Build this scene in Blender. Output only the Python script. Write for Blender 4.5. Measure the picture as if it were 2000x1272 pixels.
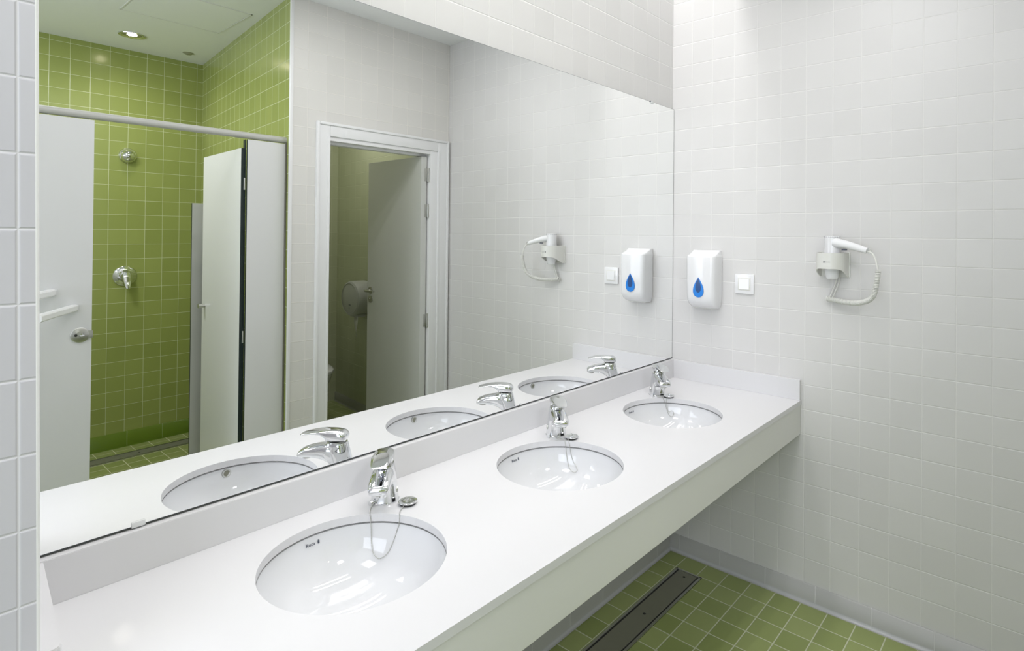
import bpy, bmesh, math, random
from mathutils import Vector, Matrix
random.seed(7)
for o in list(bpy.data.objects): bpy.data.objects.remove(o)
C = bpy.context.scene.collection
PI = math.pi
CEIL = 2.72

# ------------------------------------------------------------------ camera
F_PX, PPX, PPY = 1130.273, 1130.539, 451.055
YAW, PITCH, ROLL = -.88686, .00617, .00876
cd = bpy.data.cameras.new('camera'); cam = bpy.data.objects.new('camera', cd); C.objects.link(cam)
c_, s_ = math.cos(YAW), math.sin(YAW)
F = Vector((-s_, c_, 0)); R = Vector((c_, s_, 0)); U = Vector((0, 0, 1))
cp, sp = math.cos(PITCH), math.sin(PITCH); F, U = F*cp+U*sp, U*cp-F*sp
cr, sr = math.cos(ROLL), math.sin(ROLL); R, U = R*cr+U*sr, U*cr-R*sr
M = Matrix((R, U, -F)).transposed().to_4x4(); M.translation = Vector((-2.41236, -1.38761, 1.48023))
cam.matrix_world = M
cd.sensor_width = 36; cd.lens = F_PX/2000*36
cd.shift_x = (1000-PPX)/2000; cd.shift_y = (PPY-636)/2000
cd.clip_start = .02
bpy.context.scene.camera = cam
# ------------------------------------------------------------------ world, exposure
w = bpy.data.worlds.new('world'); bpy.context.scene.world = w; w.use_nodes = True
w.node_tree.nodes['Background'].inputs[0].default_value = (.75, .82, 1, 1)
w.node_tree.nodes['Background'].inputs[1].default_value = 1.0
vs = bpy.context.scene.view_settings
vs.view_transform = 'Standard'; vs.look = 'None'; vs.gamma = 1; vs.use_curve_mapping = False
vs.exposure = 0.75

def area(name, loc, sx, sy, power, col, rot=(0, 0, 0), spread=PI):
    l = bpy.data.lights.new(name, 'AREA'); l.shape = 'RECTANGLE'; l.size = sx; l.size_y = sy
    l.energy = power; l.color = col; l.spread = spread
    o = bpy.data.objects.new(name, l); o.location = loc; o.rotation_euler = rot; C.objects.link(o); return o
# cool fill added as daylight from an unseen, made-up window at far left (frosted pane of added_window_1)
area('added_window_fill', (-4.46, -1.8, 1.65), 1.5, 2.4, 18, (.82, .87, 1.0), (0, -PI/2, 0))
# fill light added as an unseen flat lamp over the entrance end
area('ceiling_panel_fill', (-3.1, -1.0, CEIL-.012), .58, .58, 4.4, (1, .975, .975))
for ly in (-.74, -.98):  # unseen strips added to light the opposite wall and draw streaks in the basins
    area('ceiling_strip_fill', (-1.2, ly, CEIL-.012), 1.5, .05, 3.1, (1, .98, .99))
# lamps at the top of the light slot over the mirror
for lx in (-1.72, -.58):
    area('slot_light', (lx, -.137, 3.42), 1.05, .2, 4.6, (1, .985, .99))

# unseen lamp added over the front of the shower cubicle to brighten its walls
area('shower_fill_light', (-2.12, -2.4, CEIL-.016), .34, .34, 11.5, (.97, .97, 1))
# weak unseen lamp added to lift the dark toilet room
area('toilet_room_fill', (-.3, -2.7, CEIL-.02), .25, .25, 3.4, (1, .97, .92))

# ------------------------------------------------------------------ materials
def new_mat(name):
    m = bpy.data.materials.new(name); m.use_nodes = True
    return m, m.node_tree.nodes, m.node_tree.links, m.node_tree.nodes['Principled BSDF']
def mat(name, col, rough=.5, metal=0, coat=0, bump=0, bscale=60, emis=None, estr=0, spec=.5, trans=0, ior=1.45):
    m, N, L, b = new_mat(name)
    b.inputs['Base Color'].default_value = (*col, 1); b.inputs['Roughness'].default_value = rough
    b.inputs['Metallic'].default_value = metal; b.inputs['Coat Weight'].default_value = coat
    b.inputs['Coat Roughness'].default_value = .05; b.inputs['Specular IOR Level'].default_value = spec
    b.inputs['Transmission Weight'].default_value = trans; b.inputs['IOR'].default_value = ior
    if emis: b.inputs['Emission Color'].default_value = (*emis, 1); b.inputs['Emission Strength'].default_value = estr
    # slight procedural variation of gloss
    tc = N.new('ShaderNodeTexCoord'); n = N.new('ShaderNodeTexNoise'); n.inputs['Scale'].default_value = bscale
    L.new(tc.outputs['Object'], n.inputs['Vector'])
    mr = N.new('ShaderNodeMapRange'); mr.inputs['To Min'].default_value = rough*.98; mr.inputs['To Max'].default_value = rough*1.02+.002
    L.new(n.outputs['Fac'], mr.inputs['Value']); L.new(mr.outputs[0], b.inputs['Roughness'])
    if bump:
        bp = N.new('ShaderNodeBump'); bp.inputs['Strength'].default_value = bump; bp.inputs['Distance'].default_value = .001
        L.new(n.outputs['Fac'], bp.inputs['Height']); L.new(bp.outputs[0], b.inputs['Normal'])
    return m
def tile_mat(name, c1, c2, grout, bw, rh, mortar=.0035, rough=.38, bump=.6, gr_rough=.7, wave=.15):
    m, N, L, b = new_mat(name)
    uv = N.new('ShaderNodeUVMap')
    br = N.new('ShaderNodeTexBrick'); br.offset = 0; br.squash = 1
    br.inputs['Color1'].default_value = (*c1, 1); br.inputs['Color2'].default_value = (*c2, 1); br.inputs['Mortar'].default_value = (*grout, 1)
    br.inputs['Scale'].default_value = 1; br.inputs['Mortar Size'].default_value = mortar/2; br.inputs['Mortar Smooth'].default_value = .35
    br.inputs['Brick Width'].default_value = bw; br.inputs['Row Height'].default_value = rh; br.inputs['Bias'].default_value = 0
    L.new(uv.outputs[0], br.inputs['Vector']); L.new(br.outputs['Color'], b.inputs['Base Color'])
    mr = N.new('ShaderNodeMapRange'); mr.inputs['To Min'].default_value = rough; mr.inputs['To Max'].default_value = gr_rough
    L.new(br.outputs['Fac'], mr.inputs['Value']); L.new(mr.outputs[0], b.inputs['Roughness'])
    # wider, softer profile for the pillowed tile edge
    b2 = N.new('ShaderNodeTexBrick'); b2.offset = 0; b2.inputs['Scale'].default_value = 1
    b2.inputs['Mortar Size'].default_value = mortar*.9; b2.inputs['Mortar Smooth'].default_value = 1
    b2.inputs['Brick Width'].default_value = bw; b2.inputs['Row Height'].default_value = rh
    L.new(uv.outputs[0], b2.inputs['Vector'])
    inv = N.new('ShaderNodeMath'); inv.operation = 'SUBTRACT'; inv.inputs[0].default_value = 1; L.new(b2.outputs['Fac'], inv.inputs[1])
    n = N.new('ShaderNodeTexNoise'); n.inputs['Scale'].default_value = 9; n.inputs['Detail'].default_value = 1; L.new(uv.outputs[0], n.inputs['Vector'])
    ml = N.new('ShaderNodeMath'); ml.operation = 'MULTIPLY_ADD'; ml.inputs[1].default_value = wave; L.new(n.outputs['Fac'], ml.inputs[0]); L.new(inv.outputs[0], ml.inputs[2])
    bp = N.new('ShaderNodeBump'); bp.inputs['Strength'].default_value = bump; bp.inputs['Distance'].default_value = .0012
    L.new(ml.outputs[0], bp.inputs['Height']); L.new(bp.outputs[0], b.inputs['Normal'])
    return m
M_ = {}
M_['tile'] = tile_mat('white_wall_tile', (.665, .655, .645), (.69, .68, .67), (.76, .75, .735), .10385, .1)
M_['tileopp'] = tile_mat('white_wall_tile_opposite', (.71, .70, .67), (.74, .73, .70), (.82, .80, .76), .103, .1033)
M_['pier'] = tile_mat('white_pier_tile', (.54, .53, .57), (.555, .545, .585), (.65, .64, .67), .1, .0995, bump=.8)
M_['skirt'] = tile_mat('grey_skirting_tile', (.46, .46, .445), (.48, .48, .465), (.60, .60, .585), .205, .2)
M_['green'] = tile_mat('green_wall_tile', (.30, .35, .10), (.335, .385, .115), (.62, .66, .42), .1022, .1, mortar=.003, rough=.2)
M_['greenskirt'] = tile_mat('dark_green_skirting_tile', (.12, .19, .018), (.13, .20, .02), (.30, .36, .14), .2044, .4, mortar=.003, rough=.15)
M_['gfloor'] = tile_mat('green_floor_tile', (.27, .325, .105), (.34, .395, .15), (.58, .61, .44), .1007, .1032, mortar=.005, rough=.3, wave=.3)
M_['gfloor2'] = tile_mat('shower_floor_tile', (.26, .31, .10), (.31, .35, .13), (.66, .66, .45), .1022, .1, mortar=.005, rough=.3)
M_['wctile'] = tile_mat('toilet_wall_tile', (.52, .55, .38), (.55, .58, .41), (.62, .64, .48), .103, .1)
M_['paint'] = mat('white_ceiling_paint', (.89, .90, .91), .8, bump=.05, bscale=90)
M_['trim'] = mat('white_edge_trim', (.80, .80, .80), .35)
M_['quartz'] = mat('white_solid_surface', (.71, .705, .715), .3, coat=.05, bscale=12)
M_['fascia'] = mat('white_fascia_board', (.74, .74, .71), .45, bscale=12)
M_['china'] = mat('white_glazed_china', (.76, .765, .78), .05, coat=.5)
M_['chrome'] = mat('polished_chrome', (.78, .79, .80), .05, metal=1)
M_['satin'] = mat('satin_steel', (.55, .55, .52), .32, metal=1)
M_['steel'] = mat('dull_drain_steel', (.25, .25, .195), .45, metal=.35, bump=.2, bscale=30)
M_['dark'] = mat('dark_gap', (.02, .02, .02), .6)
M_['rubber'] = mat('black_rubber', (.03, .03, .03), .5)
M_['plastic'] = mat('white_glossy_plastic', (.82, .82, .83), .18, coat=.3)
M_['cream'] = mat('off_white_plastic', (.74, .74, .70), .3)
M_['blue'] = mat('bright_blue_window', (.015, .22, .72), .15, coat=.4)
M_['navy'] = mat('dark_blue_window', (.012, .07, .24), .15, coat=.4)
M_['ink'] = mat('dark_grey_print', (.08, .09, .12), .5)
M_['lam'] = mat('pale_grey_laminate', (.72, .725, .725), .28, coat=.2, bscale=10)
M_['core'] = mat('black_laminate_core', (.012, .022, .022), .4)
M_['alu'] = mat('grey_anodised_aluminium', (.48, .47, .43), .4, metal=.7)
M_['greyrail'] = mat('grey_coated_rail', (.50, .50, .47), .35)
M_['doorwhite'] = mat('white_lacquered_wood', (.83, .835, .84), .35, bscale=8)
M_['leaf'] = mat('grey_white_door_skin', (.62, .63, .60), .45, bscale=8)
M_['frost'] = mat('added_window_glow', (.8, .85, .9), .6, emis=(.82, .88, 1), estr=.8)  # glowing panes of the made-up window, part of the fill
M_['lampglow'] = mat('added_lamp_diffuser', (.9, .9, .88), .4, emis=(1, .98, .94), estr=1.0)  # glow of the added, unseen ceiling lamps
M_['tubeglow'] = mat('tube_lamp_glass', (.9, .9, .88), .4, emis=(1, .98, .94), estr=3)
M_['halogen'] = mat('halogen_lamp_face', (.9, .9, .85), .3, emis=(1, .86, .66), estr=30)
M_['mdark'] = mat('mirror_edge_dark', (.05, .06, .06), .3)
M_['clear'] = mat('clear_clip_plastic', (.75, .76, .76), .2)
M_['greyplastic'] = mat('grey_shaded_plastic', (.48, .49, .47), .3)
M_['seam'] = mat('grey_silicone_seam', (.34, .34, .34), .6)
M_['brightplastic'] = mat('bright_white_plastic', (.9, .9, .9), .3)
M_['channel'] = mat('dark_bronze_channel', (.20, .19, .165), .45, metal=.5)
M_['paper'] = mat('white_tissue_paper', (.78, .79, .76), .9)
mm, N, L, b = new_mat('mirror_silver')
b.inputs['Base Color'].default_value = (.965, .975, .968, 1); b.inputs['Metallic'].default_value = 1; b.inputs['Roughness'].default_value = 0
tc = N.new('ShaderNodeTexCoord'); nz = N.new('ShaderNodeTexNoise'); nz.inputs['Scale'].default_value = 2
L.new(tc.outputs['Object'], nz.inputs['Vector']); mr = N.new('ShaderNodeMapRange'); mr.inputs['To Min'].default_value = 0; mr.inputs['To Max'].default_value = .004
L.new(nz.outputs['Fac'], mr.inputs['Value']); L.new(mr.outputs[0], b.inputs['Roughness'])
M_['mirror'] = mm

# ------------------------------------------------------------------ helpers
def mk(name, bm, m, parent=None, loc=None, smooth=False, angle=None):
    me = bpy.data.meshes.new(name); bmesh.ops.recalc_face_normals(bm, faces=bm.faces) if smooth is not None else None
    bm.to_mesh(me); bm.free()
    for x in (m if isinstance(m, (list, tuple)) else [m]): me.materials.append(M_[x])
    if smooth:
        me.polygons.foreach_set('use_smooth', [True]*len(me.polygons))
        me.set_sharp_from_angle(angle=math.radians(angle or 40))
    o = bpy.data.objects.new(name, me); C.objects.link(o)
    if parent: o.parent = parent
    if loc is not None: o.location = loc
    return o
def tag(o, label=None, cat=None, group=None, kind=None):
    if label: o['label'] = label
    if cat: o['category'] = cat
    if group: o['group'] = group
    if kind: o['kind'] = kind
    return o
def thing(name, label, cat, loc=(0, 0, 0), rz=0, group=None):
    o = bpy.data.objects.new(name, None); C.objects.link(o); o.location = loc; o.rotation_euler = (0, 0, rz)
    o.empty_display_size = .05
    return tag(o, label, cat, group)
def struct(o): o['kind'] = 'structure'; return o
def dup(root, loc=None, label=None, rz=None):
    r = root.copy(); C.objects.link(r)
    if loc is not None: r.location = loc
    if rz is not None: r.rotation_euler = (0, 0, rz)
    if label: r['label'] = label
    for ch in list(root.children):
        c = ch.copy(); C.objects.link(c); c.parent = r
        for g in list(ch.children):
            d = g.copy(); C.objects.link(d); d.parent = c
    return r
def box(bm, x0, y0, z0, x1, y1, z1, bev=0, mi=0, seg=2):
    t = bmesh.new(); bmesh.ops.create_cube(t, size=1)
    for v in t.verts:
        v.co = Vector(((x0+x1)/2+v.co.x*(x1-x0), (y0+y1)/2+v.co.y*(y1-y0), (z0+z1)/2+v.co.z*(z1-z0)))
    if bev: bmesh.ops.bevel(t, geom=t.edges[:], offset=bev, segments=seg, profile=.6, affect='EDGES', clamp_overlap=True)
    join(bm, t, mi)
def join(bm, t, mi=0, mat4=None):
    if mat4 is not None: bmesh.ops.transform(t, matrix=mat4, verts=t.verts)
    mp = {v: bm.verts.new(v.co) for v in t.verts}
    for f in t.faces:
        try:
            g = bm.faces.new([mp[v] for v in f.verts]); g.material_index = mi if mi is not None else f.material_index
        except ValueError: pass
    t.free()
def lathe(bm, prof, seg=32, mat4=None, mi=0, sx=1, sy=1):
    t = bmesh.new(); rings = []
    for r, z in prof:
        if r < 1e-6: rings.append([t.verts.new((0, 0, z))])
        else: rings.append([t.verts.new((r*sx*math.cos(2*PI*i/seg), r*sy*math.sin(2*PI*i/seg), z)) for i in range(seg)])
    for a, b_ in zip(rings, rings[1:]):
        for i in range(seg):
            j = (i+1) % seg
            if len(a) == 1 and len(b_) == 1: break
            if len(a) == 1: t.faces.new((a[0], b_[i], b_[j]))
            elif len(b_) == 1: t.faces.new((a[i], b_[0], a[j]))
            else: t.faces.new((a[i], b_[i], b_[j], a[j]))
    join(bm, t, mi, mat4)
def tube(bm, pts, rad, seg=10, mi=0, caps=True):
    P = [Vector(p) for p in pts]; n = len(P)
    rr = rad if isinstance(rad, (list, tuple)) else [rad]*n
    t = bmesh.new(); rings = []; nrm = None
    for i in range(n):
        d = (P[min(i+1, n-1)]-P[max(i-1, 0)]).normalized()
        if nrm is None:
            nrm = d.orthogonal().normalized()
        nrm = (nrm-d*nrm.dot(d)).normalized(); bn = d.cross(nrm)
        rings.append([t.verts.new(P[i]+(nrm*math.cos(2*PI*k/seg)+bn*math.sin(2*PI*k/seg))*rr[i]) for k in range(seg)])
    for a, b_ in zip(rings, rings[1:]):
        for k in range(seg):
            t.faces.new((a[k], a[(k+1) % seg], b_[(k+1) % seg], b_[k]))
    if caps: t.faces.new(rings[0][::-1]); t.faces.new(rings[-1])
    join(bm, t, mi)
def loft(bm, rings, mi=0, caps=True):
    t = bmesh.new(); V = [[t.verts.new(p) for p in r] for r in rings]; n = len(V[0])
    for a, b_ in zip(V, V[1:]):
        for k in range(n): t.faces.new((a[k], a[(k+1) % n], b_[(k+1) % n], b_[k]))
    if caps: t.faces.new(V[0][::-1]); t.faces.new(V[-1])
    join(bm, t, mi)
def sup(n, e, k):     # point k of n on a unit superellipse
    a = 2*PI*k/n; c, s = math.cos(a), math.sin(a)
    return math.copysign(abs(c)**(2/e), c), math.copysign(abs(s)**(2/e), s)
def spline(pts, n=8):
    P = [Vector(p) for p in pts]; out = []
    for i in range(len(P)-1):
        p0, p1, p2, p3 = P[max(i-1, 0)], P[i], P[i+1], P[min(i+2, len(P)-1)]
        for k in range(n):
            t = k/n
            out.append(.5*((2*p1)+(p2-p0)*t+(2*p0-5*p1+4*p2-p3)*t*t+(3*p1-p0-3*p2+p3)*t**3))
    out.append(P[-1]); return out
def quadwall(name, polys, m, u, v, kind='structure', solid=None):
    """polys: list of 3-D polygons; u, v: functions giving the tile coordinates in metres"""
    bm = bmesh.new(); uvl = bm.loops.layers.uv.new('UVMap')
    for p in polys:
        mi = 0
        if isinstance(p, tuple) and isinstance(p[1], int): p, mi = p
        f = bm.faces.new([bm.verts.new(q) for q in p]); f.material_index = mi
        for l in f.loops: l[uvl].uv = (u(l.vert.co), v(l.vert.co))
    bmesh.ops.remove_doubles(bm, verts=bm.verts, dist=1e-5)
    me = bpy.data.meshes.new(name); bm.to_mesh(me); bm.free()
    for x in (m if isinstance(m, (list, tuple)) else [m]): me.materials.append(M_[x])
    o = bpy.data.objects.new(name, me); C.objects.link(o); o['kind'] = kind
    if solid:
        s = o.modifiers.new('thickness', 'SOLIDIFY'); s.thickness = solid; s.offset = -1; s.use_even_offset = False
    return o
def text(name, s, size, m, parent, mat4, ext=.0003):
    cu = bpy.data.curves.new(name, 'FONT'); cu.body = s; cu.size = size; cu.extrude = ext; cu.align_x = 'CENTER'; cu.align_y = 'CENTER'
    t = bpy.data.objects.new('tmp', cu); C.objects.link(t); bpy.context.view_layer.update()
    me = bpy.data.meshes.new_from_object(t.evaluated_get(bpy.context.evaluated_depsgraph_get()))
    bpy.data.objects.remove(t); me.name = name; me.materials.clear(); me.materials.append(M_[m])
    me.transform(mat4)
    o = bpy.data.objects.new(name, me); C.objects.link(o); o.parent = parent; return o
def rect(x0, x1, z0, z1, y): return [(x0, y, z0), (x1, y, z0), (x1, y, z1), (x0, y, z1)]

# ================================================================== room shell
YW = .008           # tiled face of the mirror wall
YO = -1.689         # tiled face of the opposite wall
WX = -4.5           # far left end of the room
TOP = 3.5           # top of the light slot
# right end wall
quadwall('wall_right', [[(0, YW, 0), (0, YO, 0), (0, YO, TOP), (0, YW, TOP)]], 'tile', lambda p: -p.y-.0941+.10385*20, lambda p: p.z-.0761+1)
# mirror wall
quadwall('wall_back', [[(-2.262, YW, 0), (0, YW, 0), (0, YW, TOP), (-2.262, YW, TOP)]], 'tile', lambda p: p.x+.022+.10385*40, lambda p: p.z-.0761+1)
# left pier: the wall the counter ends against, its tiled face turned to the entrance
def PX(z): return -2.2668-(z-1.38)*.0125
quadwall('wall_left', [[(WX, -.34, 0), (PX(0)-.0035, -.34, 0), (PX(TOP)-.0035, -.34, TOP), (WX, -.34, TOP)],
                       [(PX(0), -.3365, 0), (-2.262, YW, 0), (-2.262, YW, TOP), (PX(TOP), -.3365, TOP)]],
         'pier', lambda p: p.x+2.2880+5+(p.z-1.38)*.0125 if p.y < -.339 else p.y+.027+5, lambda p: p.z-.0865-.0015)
bm = bmesh.new(); tube(bm, [(PX(0)-.0035, -.3365, 0), (PX(CEIL)-.0035, -.3365, CEIL)], .0036, 20, caps=False)
struct(mk('trim_1', bm, 'trim', smooth=True))
# opposite wall with the doorway, up to the corner of the shower area
DX0, DX1, DZ = -.835, -.135, 2.03
quadwall('wall_front', [rect(-1.02, DX0, 0, CEIL, YO), rect(DX0, DX1, DZ, CEIL, YO), rect(DX1, 0, 0, CEIL, YO)], 'tileopp',
         lambda p: p.x+.012+5.15, lambda p: p.z-.0755+1.033)
# corner trim and green side wall of the shower area
bm = bmesh.new(); box(bm, -1.032, YO-.012, 0, -1.016, YO+.004, CEIL-.001, .003)
struct(mk('trim_2', bm, 'trim', smooth=True))
GA, GB = Vector((-1.028, YO-.01, 0)), Vector((-.85, -3.524, 0))
gd = (GB-GA).length
quadwall('wall_shower_side', [[GA.to_tuple(), GB.to_tuple(), (GB.x, GB.y, CEIL), (GA.x, GA.y, CEIL)]], 'green',
         lambda p: (Vector((p.x, p.y, 0))-GA).length+.03, lambda p: p.z-.0865+1)
quadwall('wall_shower_back', [[(WX, -3.524, 0), (-.85, -3.524, 0), (-.85, -3.524, CEIL), (WX, -3.524, CEIL)]], 'green',
         lambda p: p.x+.988+5.11, lambda p: p.z-.0865+1)
# end wall with an unseen window added as source of the cool fill
def rx(y0, y1, z0, z1, x=WX): return [(x, y0, z0), (x, y1, z0), (x, y1, z1), (x, y0, z1)]
quadwall('wall_entrance_end', [rx(-3.53, -3.05, 0, CEIL), rx(-.55, -.34, 0, CEIL), rx(-3.05, -.55, 0, .9), rx(-3.05, -.55, 2.45, CEIL)], 'tileopp',
         lambda p: p.y+5, lambda p: p.z+1)
wn = bpy.data.objects.new('added_window_1', None); C.objects.link(wn); wn.location = (WX, -1.8, .9); struct(wn)
bm = bmesh.new()
for a in ((-.03, -1.25, 0, .03, -1.2, 1.55), (-.03, 1.2, 0, .03, 1.25, 1.55), (-.03, -1.2, 0, .03, 1.2, .05), (-.03, -1.2, 1.5, .03, 1.2, 1.55), (-.03, -.025, .05, .03, .025, 1.5)): box(bm, *a, .003)
mk('added_window_frame', bm, 'doorwhite', wn)
bm = bmesh.new(); box(bm, -.012, -1.2, .05, -.004, -.025, 1.5); mk('pane', bm, 'frost', wn)
bm = bmesh.new(); box(bm, -.012, .025, .05, -.004, 1.2, 1.5); mk('pane', bm, 'frost', wn)

# floor, shower floor, toilet floor
quadwall('floor', [[(WX, YO-.1, 0), (0, YO-.1, 0), (0, YW, 0), (WX, YW, 0)]], 'gfloor', lambda p: p.x+.0205+.1007*60, lambda p: p.y+.0945+.1032*30)
quadwall('floor_shower', [[(WX, -3.524, .001), (-.85, -3.524, .001), (-1.028, YO-.1, .001), (WX, YO-.1, .001)]], 'gfloor2', lambda p: p.x+.955+5.11, lambda p: p.y+3.524+.02)
quadwall('floor_toilet', [[(-.8, -3.5, .001), (.4, -3.5, .001), (.4, YO-.1, .001), (-.8, YO-.1, .001)]], 'gfloor', lambda p: p.x+5, lambda p: p.y+5)

# ceiling with the long light slot over the mirror
quadwall('ceiling', [[(WX, -3.6, CEIL), (.4, -3.6, CEIL), (.4, -.285, CEIL), (WX, -.285, CEIL)][::-1], [(-4.5, -.285, CEIL), (-2.262, -.285, CEIL), (-2.262, .03, CEIL), (-4.5, .03, CEIL)][::-1],
                     [(-2.262, -.285, CEIL), (0, -.285, CEIL), (0, -.285, TOP), (-2.262, -.285, TOP)], [(-2.262, -.285, TOP), (0, -.285, TOP), (0, YW, TOP), (-2.262, YW, TOP)],
                     [(-2.262, -.285, CEIL), (-2.262, YW, CEIL), (-2.262, YW, TOP), (-2.262, -.285, TOP)]],
         'paint', lambda p: p.x, lambda p: p.y)

# skirtings
def skirting(name, a, b_, h, m, phase, th=.008, fil=.012):
    a, b_ = Vector((*a, 0)), Vector((*b_, 0)); d = (b_-a); ln = d.length; d.normalize(); n = Vector((-d.y, d.x, 0))
    prof = [(0, h), (th, h-.002), (th, fil)]+[(th+fil*(1-math.cos(t)), fil*(1-math.sin(t))) for t in [i*PI/8 for i in range(1, 5)]]
    bm = bmesh.new(); uvl = bm.loops.layers.uv.new('UVMap'); r = []
    for e, l in ((a, 0), (b_, ln)): r.append([bm.verts.new(e+n*p+Vector((0, 0, z+.0012))) for p, z in prof])
    for k in range(len(prof)-1):
        f = bm.faces.new((r[0][k], r[0][k+1], r[1][k+1], r[1][k])); f.smooth = True; f.material_index = 0 if k < 2 else 1
        for lp in f.loops: lp[uvl].uv = ((lp.vert.co-a).dot(d)+phase, .1)
    me = bpy.data.meshes.new(name); bm.to_mesh(me); bm.free(); me.materials.append(M_[m[0]]); me.materials.append(M_[m[1]])
    o = bpy.data.objects.new(name, me); C.objects.link(o); return struct(o)
M_['cove'] = mat('grey_cove_glaze', (.50, .505, .51), .25)
M_['gcove'] = mat('green_cove_glaze', (.12, .19, .02), .2)
skirting('baseboard_right', (0, YO), (0, YW), .0762, ('skirt', 'cove'), .203)
skirting('baseboard_back', (0, YW), (-2.262, YW), .0762, ('skirt', 'cove'), .08)
skirting('baseboard_shower', (WX, -3.524), (-.85, -3.524), .104, ('greenskirt', 'gcove'), .05, fil=.003)
skirting('baseboard_shower_side', (-.85, -3.5), (-1.028, YO-.03), .0862, ('greenskirt', 'gcove'), .05)

# toilet room beyond the door
quadwall('wall_toilet_side', [[(.04, YO-.1, 0), (.205, -3.5, 0), (.205, -3.5, CEIL), (.04, YO-.1, CEIL)]], 'wctile', lambda p: p.y+5, lambda p: p.z-.076+1)
quadwall('wall_toilet_back', [[(-.8, -3.5, 0), (.205, -3.5, 0), (.205, -3.5, CEIL), (-.8, -3.5, CEIL)]], 'wctile', lambda p: p.x+5, lambda p: p.z-.076+1)
quadwall('wall_toilet_left', [[(-.8, YO-.1, 0), (-.8, -3.5, 0), (-.8, -3.5, CEIL), (-.8, YO-.1, CEIL)]], 'wctile', lambda p: p.y+5, lambda p: p.z-.076+1)
quadwall('wall_toilet_front', [rect(-1.0, DX0, 0, CEIL, YO-.1), rect(DX0, DX1, DZ, CEIL, YO-.1), rect(DX1, .2, 0, CEIL, YO-.1)], 'wctile', lambda p: p.x+5, lambda p: p.z-.076+1)
M_['wcskirt'] = mat('dark_toilet_skirting', (.30, .31, .25), .3)
skirting('baseboard_toilet', (.205, -3.5), (.04, YO-.12), .0762, ('wcskirt', 'wcskirt'), .1)

# ---- door_1: white frame with a leaf swung into the toilet room
dr = bpy.data.objects.new('door_1', None); C.objects.link(dr); dr.location = (-.48, YO, 0); struct(dr)
def L_(x): return x+.48
bm = bmesh.new()     # casing
def casing(x0, x1, z0, z1):
    box(bm, L_(x0), -.002, z0, L_(x1), .012, z1, .003)
casing(-.893, -.818, 0, 2.082); casing(-.096, -.012, 0, 2.082); casing(-.818, -.096, 2.008, 2.082)
box(bm, L_(-.893), .010, 0, L_(-.878), .019, 2.082, .003); box(bm, L_(-.027), .010, 0, L_(-.012), .019, 2.082, .003); box(bm, L_(-.878), .010, 2.067, L_(-.027), .019, 2.082, .003)
box(bm, L_(-.832), .008, 0, L_(-.818), .015, 2.008, .003); box(bm, L_(-.096), .008, 0, L_(-.082), .015, 2.008, .003)
mk('casing', bm, 'doorwhite', dr, smooth=True)
bm = bmesh.new()     # jamb lining with stop
box(bm, L_(-.835), -.1, 0, L_(-.812), .004, 2.008, .002); box(bm, L_(-.148), -.1, 0, L_(-.094), .004, 2.012, .002); box(bm, L_(-.834), -.099, 1.984, L_(-.0945), .0032, 2.0105, .001)
box(bm, L_(-.814), -.1, 0, L_(-.80), -.05, 1.984, .002); box(bm, L_(-.812), -.1, 1.972, L_(-.148), -.05, 1.986, .002)
mk('jamb_lining', bm, 'doorwhite', dr, smooth=True)
# leaf, seen from its inner side, open about ninety degrees
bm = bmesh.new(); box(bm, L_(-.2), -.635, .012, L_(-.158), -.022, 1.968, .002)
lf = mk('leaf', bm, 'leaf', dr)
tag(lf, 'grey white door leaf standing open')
for hz in (1.853, 1.623, .922):
    bm = bmesh.new(); box(bm, L_(-.160), -.020, hz-.04, L_(-.1475), -.0165, hz+.04, .001)
    box(bm, L_(-.175), -.0225, hz-.04, L_(-.157), -.0195, hz+.04, .001)
    tube(bm, [(L_(-.1525), -.012, hz-.045), (L_(-.1525), -.012, hz+.045)], .0065, 12)
    for kz in (-.015, .015): tube(bm, [(L_(-.1525), -.012, hz+kz-.0006), (L_(-.1525), -.012, hz+kz+.0006)], .0072, 12)
    mk('hinge', bm, 'satin', dr, smooth=True)
bm = bmesh.new()
rotY = Matrix.Rotation(-PI/2, 4, 'Y')
hy = -.590
lathe(bm, [(0, 0), (.025, 0), (.025, .006), (.021, .009), (.0, .009)], 28, Matrix.Translation((L_(-.2), hy, 1.079)) @ rotY)
tube(bm, spline([(L_(-.2), hy, 1.079), (L_(-.235), hy, 1.079), (L_(-.249), hy+.012, 1.079), (L_(-.252), hy+.035, 1.079), (L_(-.252), hy+.115, 1.079)], 6), .0085, 14)
mk('handle', bm, 'satin', dr, smooth=True)
bm = bmesh.new()
lathe(bm, [(0, 0), (.025, 0), (.025, .006), (.021, .009), (.0, .009)], 28, Matrix.Translation((L_(-.2), hy, 1.018)) @ rotY)
tube(bm, [(L_(-.208), hy, 1.018), (L_(-.214), hy, 1.018)], .008, 14)
mk('escutcheon', bm, 'satin', dr, smooth=True)

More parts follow.
